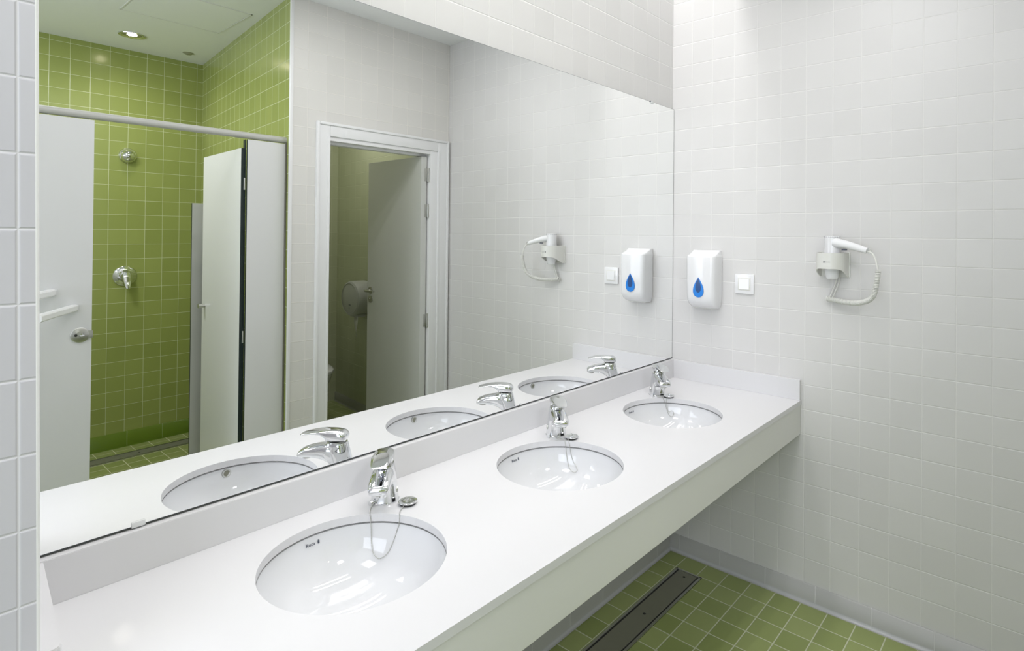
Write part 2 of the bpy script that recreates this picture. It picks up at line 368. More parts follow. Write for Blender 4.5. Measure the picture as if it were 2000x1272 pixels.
# ================================================================== washbasin counter
ZC, TS = .8126, .018
BX, BY, SA, SB = (-1.772, -1.132, -.488), -.281, .18, .188
ct = thing('washbasin_counter', 'long white countertop with three round basin cut-outs running under the mirror', 'counter', (-1.13, -.3, 0))
o = Vector((-1.13, -.3, 0))
def slab_with_holes(z1, z0):
    bm = bmesh.new(); X0, X1, Y0, Y1 = -2.262, 0, -.602, .006
    half = .21; y0h, y1h = BY-.2, BY+.2
    n = 64; xs = [X0]
    for cx in BX: xs += [cx-half, cx+half]
    xs.append(X1)
    def q(z, pts, flip):
        pp = [bm.verts.new((x-o.x, y-o.y, z)) for x, y in pts]
        bm.faces.new(pp[::-1] if flip else pp)
    for z, fl in ((z1, False), (z0, True)):
        for i in range(0, 8, 2): q(z, [(xs[i], y0h), (xs[i+1], y0h), (xs[i+1], y1h), (xs[i], y1h)], fl)
        q(z, [(X0, Y0), (X1, Y0), (X1, y0h), (X0, y0h)], fl); q(z, [(X0, y1h), (X1, y1h), (X1, Y1), (X0, Y1)], fl)
        for cx in BX:
            for k in range(n):
                pts = []
                for kk in (k, k+1):
                    kk %= n; sd_, ff = divmod(kk, n//4); ff = ff/(n//4)*2-1
                    px_, py_ = ((1, ff), (-ff, 1), (-1, -ff), (ff, -1))[sd_]
                    a = math.atan2(py_*.2, px_*half); c, s = math.cos(a), math.sin(a)
                    pts.append(((cx+SA*c, BY+SB*s), (cx+px_*half, BY+py_*.2)))
                q(z, [pts[0][0], pts[0][1], pts[1][1], pts[1][0]], fl)
                if z == z1:
                    a_, b_ = pts[0][0], pts[1][0]; rr = .002
                    vv = [bm.verts.new((p[0]-o.x, p[1]-o.y, zz)) for p, zz in ((a_, z1), (b_, z1), (b_, z0), (a_, z0))]
                    bm.faces.new(vv)
    for (xa, ya), (xb, yb) in (((X0, Y0), (X1, Y0)), ((X1, Y0), (X1, Y1)), ((X1, Y1), (X0, Y1)), ((X0, Y1), (X0, Y0))):
        bm.faces.new([bm.verts.new((x-o.x, y-o.y, z)) for x, y, z in ((xa, ya, z0), (xb, yb, z0), (xb, yb, z1), (xa, ya, z1))])
    bmesh.ops.remove_doubles(bm, verts=bm.verts, dist=1e-5)
    return bm
sl = mk('slab', slab_with_holes(ZC, ZC-TS), 'quartz', ct)
bm = bmesh.new(); box(bm, -2.262-o.x, -.599-o.y, .674, -o.x-.001, -.581-o.y, ZC-TS-.0012, .0015)
fa = mk('fascia', bm, 'fascia', ct)
for bx in (-2.2, -1.45, -.8, -.06):
    bm = bmesh.new(); box(bm, bx-.012-o.x, -.575-o.y, .69, bx+.012-o.x, -.02-o.y, ZC-TS-.001, .002)
    mk('bracket', bm, 'alu', ct)
def splash(label, poly, z1):
    cx = sum(p[0] for p in poly)/len(poly); cy = sum(p[1] for p in poly)/len(poly)
    t = bmesh.new(); lo = [t.verts.new((x-cx, y-cy, .0003)) for x, y in poly]; hi = [t.verts.new((x-cx, y-cy, z1-ZC)) for x, y in poly]
    n = len(poly); t.faces.new(lo[::-1]); top = t.faces.new(hi)
    for k in range(n): t.faces.new((lo[k], lo[(k+1) % n], hi[(k+1) % n], hi[k]))
    bmesh.ops.bevel(t, geom=list(top.edges), offset=.0012, segments=2, affect='EDGES')
    ob = mk('backsplash', t, 'quartz', loc=(cx, cy, ZC)); return tag(ob, label, 'backsplash')
splash('long low white upstand along the back of the counter, under the mirror', [(-2.262, -.016), (-.0008, -.016), (-.0008, .006), (-2.262, .006)], .8965)
splash('short white upstand on the right wall at the far end of the counter', [(-.0185, -.600), (-.0008, -.600), (-.0008, -.0165), (-.0185, -.0165)], .8955)
splash('short white upstand at the near left end of the counter, by the tiled pier', [(-2.2615, -.314), (-2.243, -.314), (-2.2365, -.311), (-2.234, -.304), (-2.2125, -.0165), (-2.2615, -.0165)], .8955)

# ---- basins
bprof = [(.205, 0), (.1865, 0), (.1865, -.003), (.1855, -.012), (.182, -.028), (.174, -.052), (.158, -.080), (.132, -.104), (.095, -.124), (.055, -.134), (.026, -.1375), (.022, -.139), (.022, -.150)]
bout = [(.030, -.155), (.06, -.146), (.10, -.134), (.14, -.112), (.166, -.086), (.183, -.054), (.192, -.016), (.205, -.010), (.205, 0)]
def make_basin(label):
    t = thing('washbasin', label, 'sink', (BX[0], BY, ZC-TS-.0005), 0, 'round undermount basins')
    bm = bmesh.new(); lathe(bm, bprof+bout, 72, sx=SA/.1845, sy=SB/.1845); bmesh.ops.remove_doubles(bm, verts=bm.verts, dist=1e-5)
    bw = mk('bowl', bm, 'china', t, smooth=True, angle=50)
    bm = bmesh.new(); lathe(bm, [(.0215, -.139), (.030, -.1368), (.031, -.1350), (.027, -.1345), (.0225, -.1375), (.0215, -.145), (.0, -.146)], 32)
    dr_ = mk('drain_ring', bm, 'chrome', t, smooth=True)
    # overflow ring in the front side of the bowl, facing the back
    ph = math.radians(7)
    mo = Matrix.Translation((.024, -.1862, -.0175)) @ Matrix.Rotation(math.radians(-90+7), 4, 'X')
    bm = bmesh.new(); lathe(bm, [(.0, -.0005), (.0085, -.0005), (.0085, .0022), (.0115, .0022), (.013, -.002)], 28, mo)
    mk('overflow_ring', bm, 'satin', t, smooth=True)
    bm = bmesh.new(); lathe(bm, [(.0, .0012), (.0083, .0012)], 24, mo); mk('overflow_hole', bm, 'steel', t)
    bm = bmesh.new(); lathe(bm, [(.1835, -.0002), (.1868, -.0002), (.1868, -.0034), (.1856, -.0040), (.1835, -.0012)], 72, sx=SA/.1845, sy=SB/.1845); mk('seal_ring', bm, 'seam', t, smooth=True)
    # maker's mark printed on the rear side of the bowl
    mt = Matrix.Translation((.0, .18475, -.0195)) @ Matrix.Rotation(math.radians(90-9), 4, 'X')
    text('maker_mark', 'Roca', .0105, 'ink', t, mt @ Matrix.Translation((-.004, 0, 0)))
    bm = bmesh.new(); box(bm, .0125, -.0035, 0, .0165, .0035, .0004); box(bm, .0135, .0042, 0, .0155, .0052, .0004)
    bmesh.ops.transform(bm, matrix=mt, verts=bm.verts); mk('maker_emblem', bm, 'ink', t)
    return t
b0 = make_basin('round white basin sunk in the counter, nearest to the tiled pier at left')
dup(b0, (BX[1], BY, ZC-TS-.0005), 'round white basin sunk in the counter, middle one of the three')
dup(b0, (BX[2], BY, ZC-TS-.0005), 'round white basin sunk in the counter, farthest one beside the right wall')

# ---- faucets: local +x is the spout direction
def ring_v(x, zt, zb, hw, n=28, e=2.8):     # vertical section across x
    zc, hh = (zt+zb)/2, (zt-zb)/2
    return [(x, hw*sup(n, e, k)[0], zc+hh*sup(n, e, k)[1]) for k in range(n)]
def ring_h(z, xa, xb, hw, n=36, e=2.6):
    xc, hx = (xa+xb)/2, (xb-xa)/2
    return [(xc+hx*sup(n, e, k)[0], hw*sup(n, e, k)[1], z) for k in range(n)]
def interp(rows, m=4):
    out = []
    P = [Vector(r) if len(r) < 4 else r for r in rows]
    for i in range(len(rows)-1):
        p0, p1, p2, p3 = rows[max(i-1, 0)], rows[i], rows[i+1], rows[min(i+2, len(rows)-1)]
        for k in range(m):
            t = k/m
            out.append([.5*((2*b)+(c-a)*t+(2*a-5*b+4*c-d)*t*t+(3*b-a-3*c+d)*t**3) for a, b, c, d in zip(p0, p1, p2, p3)])
    out.append(list(rows[-1])); return out
def make_faucet(label, loc, rz):
    t = thing('basin_faucet', label, 'faucet', loc, rz, 'chrome lever taps by the basins')
    bm = bmesh.new(); lathe(bm, [(0, .0003), (.0345, .0003), (.0345, .002), (.033, .0035), (0, .0035)], 40, Matrix.Translation((.004, 0, 0)))
    mk('base_ring', bm, 'chrome', t, smooth=True)
    bm = bmesh.new()
    loft(bm, [ring_h(r[0]*.9, *r[1:]) for r in interp([(.003, -.0270, .0355, .0330), (.012, -.0255, .0348, .0322), (.035, -.0190, .0350, .0300), (.06, -.0130, .0395, .0290), (.08, -.009, .0440, .0278), (.095, -.006, .0480, .0255), (.104, -.004, .0500, .0245), (.110, -.002, .0500, .0225)])])
    mk('body', bm, 'chrome', t, smooth=True, angle=60)
    bm = bmesh.new()
    loft(bm, [ring_v(r[0], r[1]*.9, r[2]*.9, r[3]) for r in interp([(.012, .104, .030, .0225), (.03, .107, .038, .0245), (.045, .1075, .0525, .0268), (.06, .1065, .0605, .0266), (.078, .1035, .0650, .0262), (.096, .0990, .0668, .0256), (.110, .0935, .0668, .0246), (.119, .0885, .0660, .0228), (.1235, .0825, .0685, .0195)])])
    s_o = mk('spout', bm, 'chrome', t, smooth=True, angle=60)
    bm = bmesh.new(); lathe(bm, [(0, .062), (.0095, .062), (.0115, .063), (.0115, .069), (0, .069)], 24, Matrix.Translation((.1045, 0, -.0065)))
    mk('aerator', bm, 'satin', s_o, smooth=True)
    bm = bmesh.new(); lathe(bm, [(.0, .0975), (.0205, .0975), (.0205, .1022), (0, .1022)], 36, Matrix.Translation((.0245, 0, 0)))
    mk('cartridge_collar', bm, 'satin', t, smooth=True)
    bm = bmesh.new()
    loft(bm, [ring_v(r[0], .1008+(r[1]-.112)*.8, .1008+(r[2]-.112)*.8, r[3]) for r in interp([(-.0035, .138, .119, .0140), (.000, .1440, .1140, .0195), (.007, .1490, .1125, .0228), (.02, .1525, .1120, .0245), (.036, .1540, .1125, .0250), (.046, .1540, .1160, .0250), (.054, .1535, .1275, .0248), (.063, .1525, .1355, .0245), (.076, .1505, .1385, .0232), (.092, .1470, .1385, .0215), (.108, .1425, .1365, .0190), (.116, .1398, .1360, .0165), (.119, .1385, .1370, .012)])])
    mk('lever', bm, 'chrome', t, smooth=True, angle=60)
    bm = bmesh.new(); tube(bm, [(-.031, 0, .003), (-.031, 0, .050)], .0025, 10); lathe(bm, [(0, .048), (.0045, .049), (.006, .054), (.0045, .059), (0, .060)], 16, Matrix.Translation((-.031, 0, 0)))
    mk('lift_rod', bm, 'chrome', t, smooth=True)
    for sy_ in (-1, 1):
        ms = Matrix.Translation((.012, sy_*.0305, .027)) @ Matrix.Rotation(-sy_*PI/2, 4, 'X')
        bm = bmesh.new(); lathe(bm, [(0, .0025), (.004, .0022), (.0048, .0005), (.0048, -.004)], 24, ms); lathe(bm, [(.0052, -.004), (.0052, .0012), (.0068, .0010), (.0074, -.004)], 24, ms)
        mk('side_plug', bm, 'ink' if sy_ < -5 else 'satin', t, smooth=True)
    bm = bmesh.new(); tube(bm, [(.030, -.026, .006), (.036, -.030, .006)], .004, 12); tube(bm, [(.036, -.030, .006), (.037, -.0308, .006)], .006, 12)
    mk('chain_eyelet', bm, 'chrome', t, smooth=True)
    return t
FR = math.radians(230)
f0 = make_faucet('chrome lever tap by the nearest basin, behind its right rim', (-1.587, -.095, ZC), FR)
dup(f0, (-.952, -.105, ZC), 'chrome lever tap between the middle basin and the mirror')
dup(f0, (-.316, -.108, ZC), 'chrome lever tap by the farthest basin, close to the right wall', math.radians(228))

# ---- stoppers on ball chains
def make_stopper(label, loc, path, mesh_src=None):
    t = thing('basin_stopper', label, 'sink stopper', loc, 0, 'chrome stoppers on ball chains')
    bm = bmesh.new(); lathe(bm, [(0, .0045), (.019, .0045), (.022, .0058), (.0228, .0078), (.0215, .0088), (.016, .0080), (.006, .0088), (0, .0090)], 36)
    cap = mk('cap', bm, 'chrome', t, smooth=True)
    bm = bmesh.new(); lathe(bm, [(0, 0), (.0185, 0), (.0200, .002), (.0200, .0045), (0, .0045)], 36); mk('rubber_seal', bm, 'rubber', t, smooth=True)
    bm = bmesh.new(); tube(bm, [(.0055*math.cos(a), 0, .011+.0055*math.sin(a)) for a in [i*PI/8-.4 for i in range(12)]], .0009, 8); mk('ring', bm, 'chrome', t, smooth=True)
    pts = spline(path, 10)
    # resample for the ball chain
    L0 = [0]
    for a, b_ in zip(pts, pts[1:]): L0.append(L0[-1]+(b_-a).length)
    tot = L0[-1]; pitch = .0034; n = int(tot/pitch)
    bm = bmesh.new(); j = 0; res = []
    for i in range(n*4+1):
        s = tot*i/(n*4)
        while j < len(L0)-2 and L0[j+1] < s: j += 1
        f = (s-L0[j])/max(L0[j+1]-L0[j], 1e-9); res.append(pts[j].lerp(pts[j+1], f)-Vector(loc))
    tube(bm, res, [(.0005, .0010, .0013, .0010)[i % 4] for i in range(len(res))], 6)
    mk('ball_chain', bm, 'satin', t, smooth=True, angle=80)
    return t
zs = ZC+.0005
make_stopper('round chrome stopper beside the nearest basin, its chain looping deep into that basin', (-1.567, -.163, zs),
    [(-1.6215, -.1045, .8195), (-1.635, -.112, .8155), (-1.6548, -.1375, .8150), (-1.6555, -.1425, .800), (-1.6548, -.145, .7749), (-1.6579, -.151, .7512), (-1.6608, -.162, .7345), (-1.6589, -.172, .7250), (-1.6545, -.1797, .7220), (-1.6458, -.1858, .7257), (-1.6352, -.1889, .7352), (-1.6241, -.1892, .7528), (-1.6164, -.191, .7735), (-1.6133, -.1961, .7946), (-1.6117, -.1952, .8150), (-1.5959, -.1783, .8155), (-1.5808, -.1700, .8180), (-1.569, -.1635, .8245)])
make_stopper('round chrome stopper beside the middle basin, its chain hanging as a narrow loop', (-.955, -.176, zs),
    [(-.986, -.115, .8195), (-.984, -.140, .8155), (-.983, -.1660, .8150), (-.9865, -.1769, .8029), (-.9860, -.1820, .7684), (-.989, -.1919, .7430), (-.9919, -.206, .7285), (-.9887, -.2177, .7247), (-.982, -.2235, .7300), (-.9785, -.2154, .7398), (-.9774, -.2023, .7533), (-.9765, -.1930, .7731), (-.9780, -.1885, .7948), (-.9760, -.1816, .8152), (-.965, -.176, .8170), (-.957, -.1755, .8245)])
make_stopper('round chrome stopper beside the farthest basin, its chain ending in a small curl', (-.326, -.172, zs),
    [(-.349, -.119, .8195), (-.353, -.135, .8155), (-.352, -.1560, .8150), (-.3500, -.1666, .7990), (-.3460, -.1722, .7749), (-.3456, -.1822, .7530), (-.344, -.1934, .7430), (-.3366, -.2003, .7480), (-.3342, -.1990, .7595), (-.3367, -.1911, .7632), (-.3415, -.1846, .7594), (-.343, -.1782, .7663), (-.3437, -.1733, .7907), (-.3412, -.1700, .8150), (-.3327, -.1702, .8170), (-.328, -.1716, .8245)])

# ================================================================== mirror
mi = thing('wall_mirror', 'huge frameless rectangular mirror above the counter, filling the wall between pier and right wall', 'mirror', (-1.13, 0, .902))
bm = bmesh.new(); x0, x1, z0, z1 = -2.262+1.13, -.003+1.13, 0, 2.0765-.902
f = bm.faces.new([bm.verts.new(p) for p in ((x0, 0, z0), (x1, 0, z0), (x1, 0, z1), (x0, 0, z1))])
me = bpy.data.meshes.new('glass_pane'); bm.to_mesh(me); bm.free(); me.materials.append(M_['mirror'])
mg = bpy.data.objects.new('glass_pane', me); C.objects.link(mg); mg.parent = mi
bm = bmesh.new()
box(bm, x0, .0005, z0-.0025, x1+.002, .0065, z1+.001)
mk('backing_board', bm, 'mdark', mi)
def clip(x, top):
    bm = bmesh.new(); s = 1 if top else -1; zz = z1 if top else z0
    box(bm, x-.0115, -.0035, min(zz-s*.008, zz+s*.003), x+.0115, .0045, max(zz-s*.008, zz+s*.003), .0015)
    return mk('mirror_clip', bm, 'clear', mi, smooth=True)
clip(-2.072+1.13, False); clip(-.2+1.13, True)
bm = bmesh.new(); box(bm, -.218+1.13, -.0025, z1-.001, -.206+1.13, .0, z1+.004, .0005); mk('clip_screw', bm, 'ink', mi)

# ================================================================== things on the right wall
# soap dispenser
sd = thing('soap_dispenser', 'white wall soap dispenser with a blue teardrop window, beside the mirror edge', 'soap dispenser', (0, -.181, 1.155))
def disp_ring(z, dep, hw, n=40):
    pts = [(-.004, -hw), (-.004, hw)]
    out = []
    # rounded D outline: flat back, bowed front
    rc = min(.024, (dep-.006)*.45)
    xf = -.002-(dep-.006)
    out.append((-.002, -hw)); out.append((-.002-dep*.35, -hw))
    for k in range(1, 8):
        a = k/8*PI/2; out.append((xf+rc-rc*math.sin(a), -hw+rc-rc*math.cos(a)))
    for k in range(9):
        y = (-hw+rc)+(2*hw-2*rc)*k/8; out.append((xf-.006*(1-(y/(hw-rc))**2), y))
    for k in range(7, 0, -1):
        a = k/8*PI/2; out.append((xf+rc-rc*math.sin(a), hw-rc+rc*math.cos(a)))
    out.append((-.002-dep*.35, hw)); out.append((-.002, hw))
    return [(x, y, z) for x, y in out]
bm = bmesh.new()
prof = [(.0, .040, .060), (.006, .060, .063), (.018, .077, .066), (.035, .087, .068), (.06, .091, .069), (.12, .092, .0695), (.19, .0915, .0705), (.228, .091, .0705), (.2335, .0895, .0700), (.2365, .0855, .0690), (.2395, .076, .068), (.2500, .045, .0670), (.2575, .030, .066), (.2590, .0285, .064)]
loft(bm, [disp_ring(z, d, h) for z, d, h in prof])
mk('housing', bm, 'plastic', sd, smooth=True, angle=38)
def drop(h, w, n=40):
    pts = []
    for k in range(n):
        a = 2*PI*k/n
        # teardrop: round bottom, pointed top
        y = w/2*math.sin(a)*(math.sin(a/2))**1.1; z = h/2*-math.cos(a)
        pts.append((y, -z))
    return pts
def drop_obj(name, h, w, zc, x, m, parent, th=.0015):
    pts = drop(h, w)
    bm = bmesh.new()
    a = [bm.verts.new((x, y, zc+z)) for y, z in pts]; b_ = [bm.verts.new((x-th, y*.95, zc+z*.97)) for y, z in pts]
    for k in range(len(pts)): bm.faces.new((a[k], a[(k+1) % len(pts)], b_[(k+1) % len(pts)], b_[k]))
    bm.faces.new(b_); return mk(name, bm, m, parent, smooth=True)
dw = drop_obj('level_window', .090, .070, .096, -.0935, 'blue', sd, .0018)
drop_obj('inner_window', .066, .036, .1055, -.0953, 'navy', dw, .0012)
bm = bmesh.new(); box(bm, -.035, -.05, -.004, -.006, .05, .004, .003); mk('bottom_cap', bm, 'cream', sd)
# light switch
sw = thing('light_switch', 'square white light switch on the tiles, between soap dispenser and hair dryer', 'light switch', (0, -.357, 1.271))
bm = bmesh.new(); box(bm, -.009, -.0425, -.0425, 0, .0425, .0425, .003); mk('plate', bm, 'plastic', sw, smooth=True)
bm = bmesh.new(); box(bm, -.0105, -.028, -.028, -.0085, .028, .028, .0008); mk('inner_frame', bm, 'cream', sw, smooth=True)
bm = bmesh.new(); loft(bm, [[(-.0095, -.0235, -.0235), (-.0095, .0235, -.0235), (-.0095, .0235, .0235), (-.0095, -.0235, .0235)], [(-.0135, -.0225, -.0225), (-.0135, .0225, -.0225), (-.0115, .0225, .0225), (-.0115, -.0225, .0225)]])
mk('rocker', bm, 'plastic', sw)

# hair dryer holder
HX, HY = -.050, -.731
ho = thing('dryer_holder', 'white wall bracket cup that carries the hair dryer on the right wall', 'dryer holder', (0, HY+.003, 1.322))
bm = bmesh.new()
n = 48; R_ = .052; th = .0035
def cup(r, zt, zb):
    pass
outer_t, outer_b, inner_t, inner_b = [], [], [], []
path = [(0.0, -.052), (-.02, -.0525)]
for k in range(25):
    a = -PI/2+PI*k/24; path.append((-.056-.056*math.cos(a), .0525*math.sin(a)))
path += [(-.02, .0525), (0.0, .052)]
m_ = len(path)
def zbot(x): return .001+.034*(.5-.5*math.cos(PI*max(0, min(1, (-x-.012)/.095))))
for i, (x, y) in enumerate(path):
    nx, ny = (0, y/abs(y)) if x > -.056 else ((x+.056)/.056, y/.0525)
    l = math.hypot(nx, ny) or 1
    xi, yi = x-nx/l*th, y-ny/l*th
    outer_t.append((x, y, .096)); outer_b.append((x, y, zbot(x))); inner_t.append((xi, yi, .096)); inner_b.append((xi, yi, zbot(x)))
V = [[bm.verts.new(p) for p in r] for r in (outer_t, outer_b, inner_b, inner_t)]
for a, b_ in zip(V, V[1:]+V[:1]):
    for k in range(m_-1): bm.faces.new((a[k], a[k+1], b_[k+1], b_[k]))
for k in (0, m_-1): bm.faces.new([r[k] for r in V])
mk('cup', bm, 'cream', ho, smooth=True, angle=50)
bm = bmesh.new(); box(bm, -.006, -.0575, .000, 0, .0575, .098, .002); mk('back_plate', bm, 'cream', ho)
bm = bmesh.new()
mt = Matrix.Translation((-.1124, -.006, .062)) @ Matrix.Rotation(-PI/2, 4, 'Z') @ Matrix.Rotation(PI/2, 4, 'X')
for q_ in ((-.021, -.004, -.018, .004), (-.0225, .003, -.015, .0045), (-.0225, -.0045, -.0165, -.003), (-.0135, -.0014, -.008, -.0002), (-.0075, -.0014, -.003, -.0002), (-.002, -.0014, .003, -.0002), (.004, -.0014, .009, -.0002)):
    box(bm, q_[0]*.8, q_[1]*.8, 0, q_[2]*.8, q_[3]*.8, .0008)
bmesh.ops.transform(bm, matrix=mt, verts=bm.verts); mk('printed_mark', bm, 'ink', ho)

# hair dryer
hd = thing('hair_dryer', 'white hair dryer standing in its wall cup, handle to the right, coiled cord below', 'hair dryer', (HX, HY, 1.32))
bm = bmesh.new(); lathe(bm, [(0, -.004), (.019, -.004), (.0215, -.002), (.0225, .004), (.029, .034), (.0315, .060), (.0315, .088), (.0285, .112), (.0280, .125), (.0285, .150), (.0285, .158), (.026, .163), (0, .163)], 40)
mk('barrel', bm, 'plastic', hd, smooth=True, angle=50)
bm = bmesh.new()
for k in range(26):
    a = 2*PI*k/26; c, s = math.cos(a), math.sin(a)
    mm_ = Matrix.Rotation(a, 4, 'Z'); t = bmesh.new(); box(t, .0265, -.001, .1575, .0289, .001, .1595); join(bm, t, 0, mm_)
mk('air_grille', bm, 'ink', hd)
bm = bmesh.new()
hp = [(-.012, -.012, .137), (-.018, -.035, .134), (-.024, -.062, .129), (-.030, -.090, .122), (-.036, -.116, .1145), (-.040, -.134, .109)]
tube(bm, spline(hp, 6), [r for r in [.0195-.0088*(i/30)**.9 for i in range(31)]], 24)
hb = mk('handle', bm, 'plastic', hd, smooth=True)
bm = bmesh.new(); box(bm, -.031, -.060, .1085, -.020, -.042, .1135, .001); mk('rocker_button', bm, 'ink', hb)
bm = bmesh.new()
ct_ = Vector((-.041, -.142, .1075)); tube(bm, [ct_+Vector((0.001*math.cos(a), -.0072*math.cos(a), .0085*math.sin(a))) for a in [2*PI*i/24 for i in range(25)]], .0016, 8, caps=False)
mk('hanging_loop', bm, 'satin', hb, smooth=True)
# cord: straight lead, coiled part, lead back up behind the cup
bm = bmesh.new()
lead = spline([(-.040, -.136, .107), (-.043, -.152, .098), (-.047, -.163, .078), (-.050, -.169, .056), (-.050, -.1725, .040)], 8)
tube(bm, lead, .0032, 10)
coilp = spline([(-.050, -.1725, .040), (-.050, -.171, .018), (-.047, -.167, -.008), (-.042, -.162, -.034), (-.034, -.152, -.058), (-.020, -.132, -.076), (-.004, -.100, -.088), (.010, -.062, -.092), (.020, -.026, -.090), (.027, .006, -.087), (.031, .030, -.084)], 14)
Lc = [0]
for a, b_ in zip(coilp, coilp[1:]): Lc.append(Lc[-1]+(b_-a).length)
tot = Lc[-1]; turns = int(tot/.0056); ns = turns*12; pts = []; j = 0; nrm = None
for i in range(ns+1):
    s = tot*i/ns
    while j < len(Lc)-2 and Lc[j+1] < s: j += 1
    f = (s-Lc[j])/max(Lc[j+1]-Lc[j], 1e-9); p = coilp[j].lerp(coilp[j+1], f); d = (coilp[j+1]-coilp[j]).normalized()
    if nrm is None: nrm = d.orthogonal().normalized()
    nrm = (nrm-d*nrm.dot(d)).normalized(); bn = d.cross(nrm); a = 2*PI*turns*i/ns
    pts.append(p+(nrm*math.cos(a)+bn*math.sin(a))*.0074)
tube(bm, pts, .0028, 6)
for dy in (0, .011):
    tube(bm, spline([(.031, .030-dy*.6, -.084), (.034, .018-dy, -.078), (.034, .006-dy, -.050), (.034, -.006-dy, -.015), (.034, -.010-dy*.6, .02)], 6), .0026, 8)
tag(mk('coiled_cord', bm, 'cream', hd, smooth=True, angle=80))

# ================================================================== linear floor drain under the counter
def linear_drain(name, label, x0, x1, y0, y1, m):
    t = thing(name, label, 'floor drain', ((x0+x1)/2, (y0+y1)/2, 0))
    hx, hy = (x1-x0)/2, (y1-y0)/2
    bm = bmesh.new(); box(bm, -hx, -hy, .0008, hx, hy, .0022); mk('channel', bm, 'dark', t)
    bm = bmesh.new()
    for a in ((-hx, -hy, hx, -hy+.010), (-hx, hy-.010, hx, hy), (-hx, -hy, -hx+.008, hy), (hx-.008, -hy, hx, hy)): box(bm, a[0], a[1], .0015, a[2], a[3], .0045, .0006)
    mk('frame', bm, 'satin', t)
    bm = bmesh.new(); box(bm, -hx+.013, -hy+.017, .0015, hx-.010, hy-.017, .0042, .0006)
    cv = mk('cover', bm, m, t)
    k = -hx+.08
    for k in (hx-.045, hx-.36, -hx+.045):
        bm = bmesh.new(); lathe(bm, [(0, .0048), (.0045, .0048), (.006, .0042)], 16, Matrix.Translation((k, 0, 0))); mk('screw', bm, 'dark', cv)
    return t
linear_drain('floor_drain', 'long dull steel channel drain in the green floor under the counter', -1.1, -.128, -.226, -.104, 'steel')
linear_drain('floor_drain', 'grey channel drain in the shower floor, seen in the mirror along the green wall', -2.3, -.9, -3.374, -3.250, 'steel')

# ================================================================== shower cubicle
YF = -1.75
def panel(name, label, cat, x0, x1, z0, z1, y=YF, th=.013):
    t = thing(name, label, cat, ((x0+x1)/2, y, 0)); hx = (x1-x0)/2
    bm = bmesh.new(); box(bm, -hx, -th/2, z0, hx, th/2, z1)
    for f in bm.faces:
        nn = f.normal if f.normal.length else f.calc_center_median()
    bm.normal_update()
    for f in bm.faces:
        if abs(f.normal.y) < .5: f.material_index = 1
    mk('board', bm, ['lam', 'core'], t, smooth=None); return t
bm = bmesh.new(); t = thing('cubicle_rail', 'grey rounded head rail running along the top of the shower cubicle', 'rail', (-1.7, YF, 1.964))
tube(bm, [(-.74, 0, 0), (.686, 0, 0)], .0165, 24)
mk('tube', bm, 'greyrail', t, smooth=True)
bm = bmesh.new(); lathe(bm, [(.017, 0), (.019, .0), (.019, .006), (0, .006)], 24, Matrix.Translation((.683, 0, 0)) @ Matrix.Rotation(PI/2, 4, 'Y')); mk('end_cap', bm, 'alu', t, smooth=True)
# closed door at left with lock
dl = panel('cubicle_door', 'closed pale grey shower cubicle door with a round steel lock, at the left of the green wall', 'door', -2.41, -1.815, .12, 1.944)
ox = -(-2.41-1.815)/2
bm = bmesh.new(); rX = Matrix.Rotation(-PI/2, 4, 'X')
lathe(bm, [(0, .0), (.031, .0), (.031, .004), (.028, .0065), (0, .0065)], 36, Matrix.Translation((-1.853+ox, .0065, 1.043)) @ rX)
rs = mk('lock_rosette', bm, 'satin', dl, smooth=True)
bm = bmesh.new(); lathe(bm, [(0, .006), (.009, .006), (.008, .013), (0, .014)], 20, Matrix.Translation((-1.848+ox, .0065, 1.043)) @ rX); mk('turn_knob', bm, 'chrome', rs, smooth=True)
bm = bmesh.new(); lathe(bm, [(0, .0068), (.0055, .0068), (.0055, .0062)], 16, Matrix.Translation((-1.867+ox, .0065, 1.043)) @ rX); mk('key_slot', bm, 'dark', rs)
bm = bmesh.new(); box(bm, -1.829+ox, .0065, 1.028, -1.812+ox, .0125, 1.058, .001); mk('strike_plate', bm, 'satin', dl, smooth=True)
# white arms standing out from the door
for bx, bz, lab in ((-1.871, 1.158, 'lower, longer white bar sticking out in front of the closed cubicle door'), (-1.940, 1.226, 'upper, shorter white bar sticking out in front of the closed cubicle door')):
    t = thing('towel_arm', lab, 'towel bar', (bx, YF+.007, bz), 0, 'white towel arms')
    d = Vector((-.457, .889, 0)); sdv = Vector((d.y, -d.x, 0))
    bm = bmesh.new(); rr = []
    for s, k in ((.008, 1), (.34, 1)):
        rr.append([(d*s+sdv*a*.013+Vector((0, 0, b_*.014))).to_tuple() for a, b_ in ((-1, -.6), (-.6, -1), (.6, -1), (1, -.6), (1, .6), (.6, 1), (-.6, 1), (-1, .6))])
    loft(bm, rr); mk('bar', bm, 'brightplastic', t)
    bm = bmesh.new(); box(bm, -.014, -.0005, -.012, .012, .008, .012, .002); mk('wall_mount', bm, 'plastic', t)
# side panel closing the cubicle at left
sp_ = thing('partition_wall', 'wide pale grey side panel closing the shower cubicle at its left end', 'partition panel', (-2.425, -2.63, 0))
bm = bmesh.new(); box(bm, -.0065, -.885, .12, .0065, .86, 1.944); bm.normal_update()
for f in bm.faces:
    if abs(f.normal.x) < .5: f.material_index = 1
mk('board', bm, ['lam', 'core'], sp_, smooth=None)
for fy in (-.7, .7):
    bm = bmesh.new(); box(bm, -.012, fy-.02, 0, .012, fy+.02, .12, .003); mk('foot', bm, 'satin', sp_)
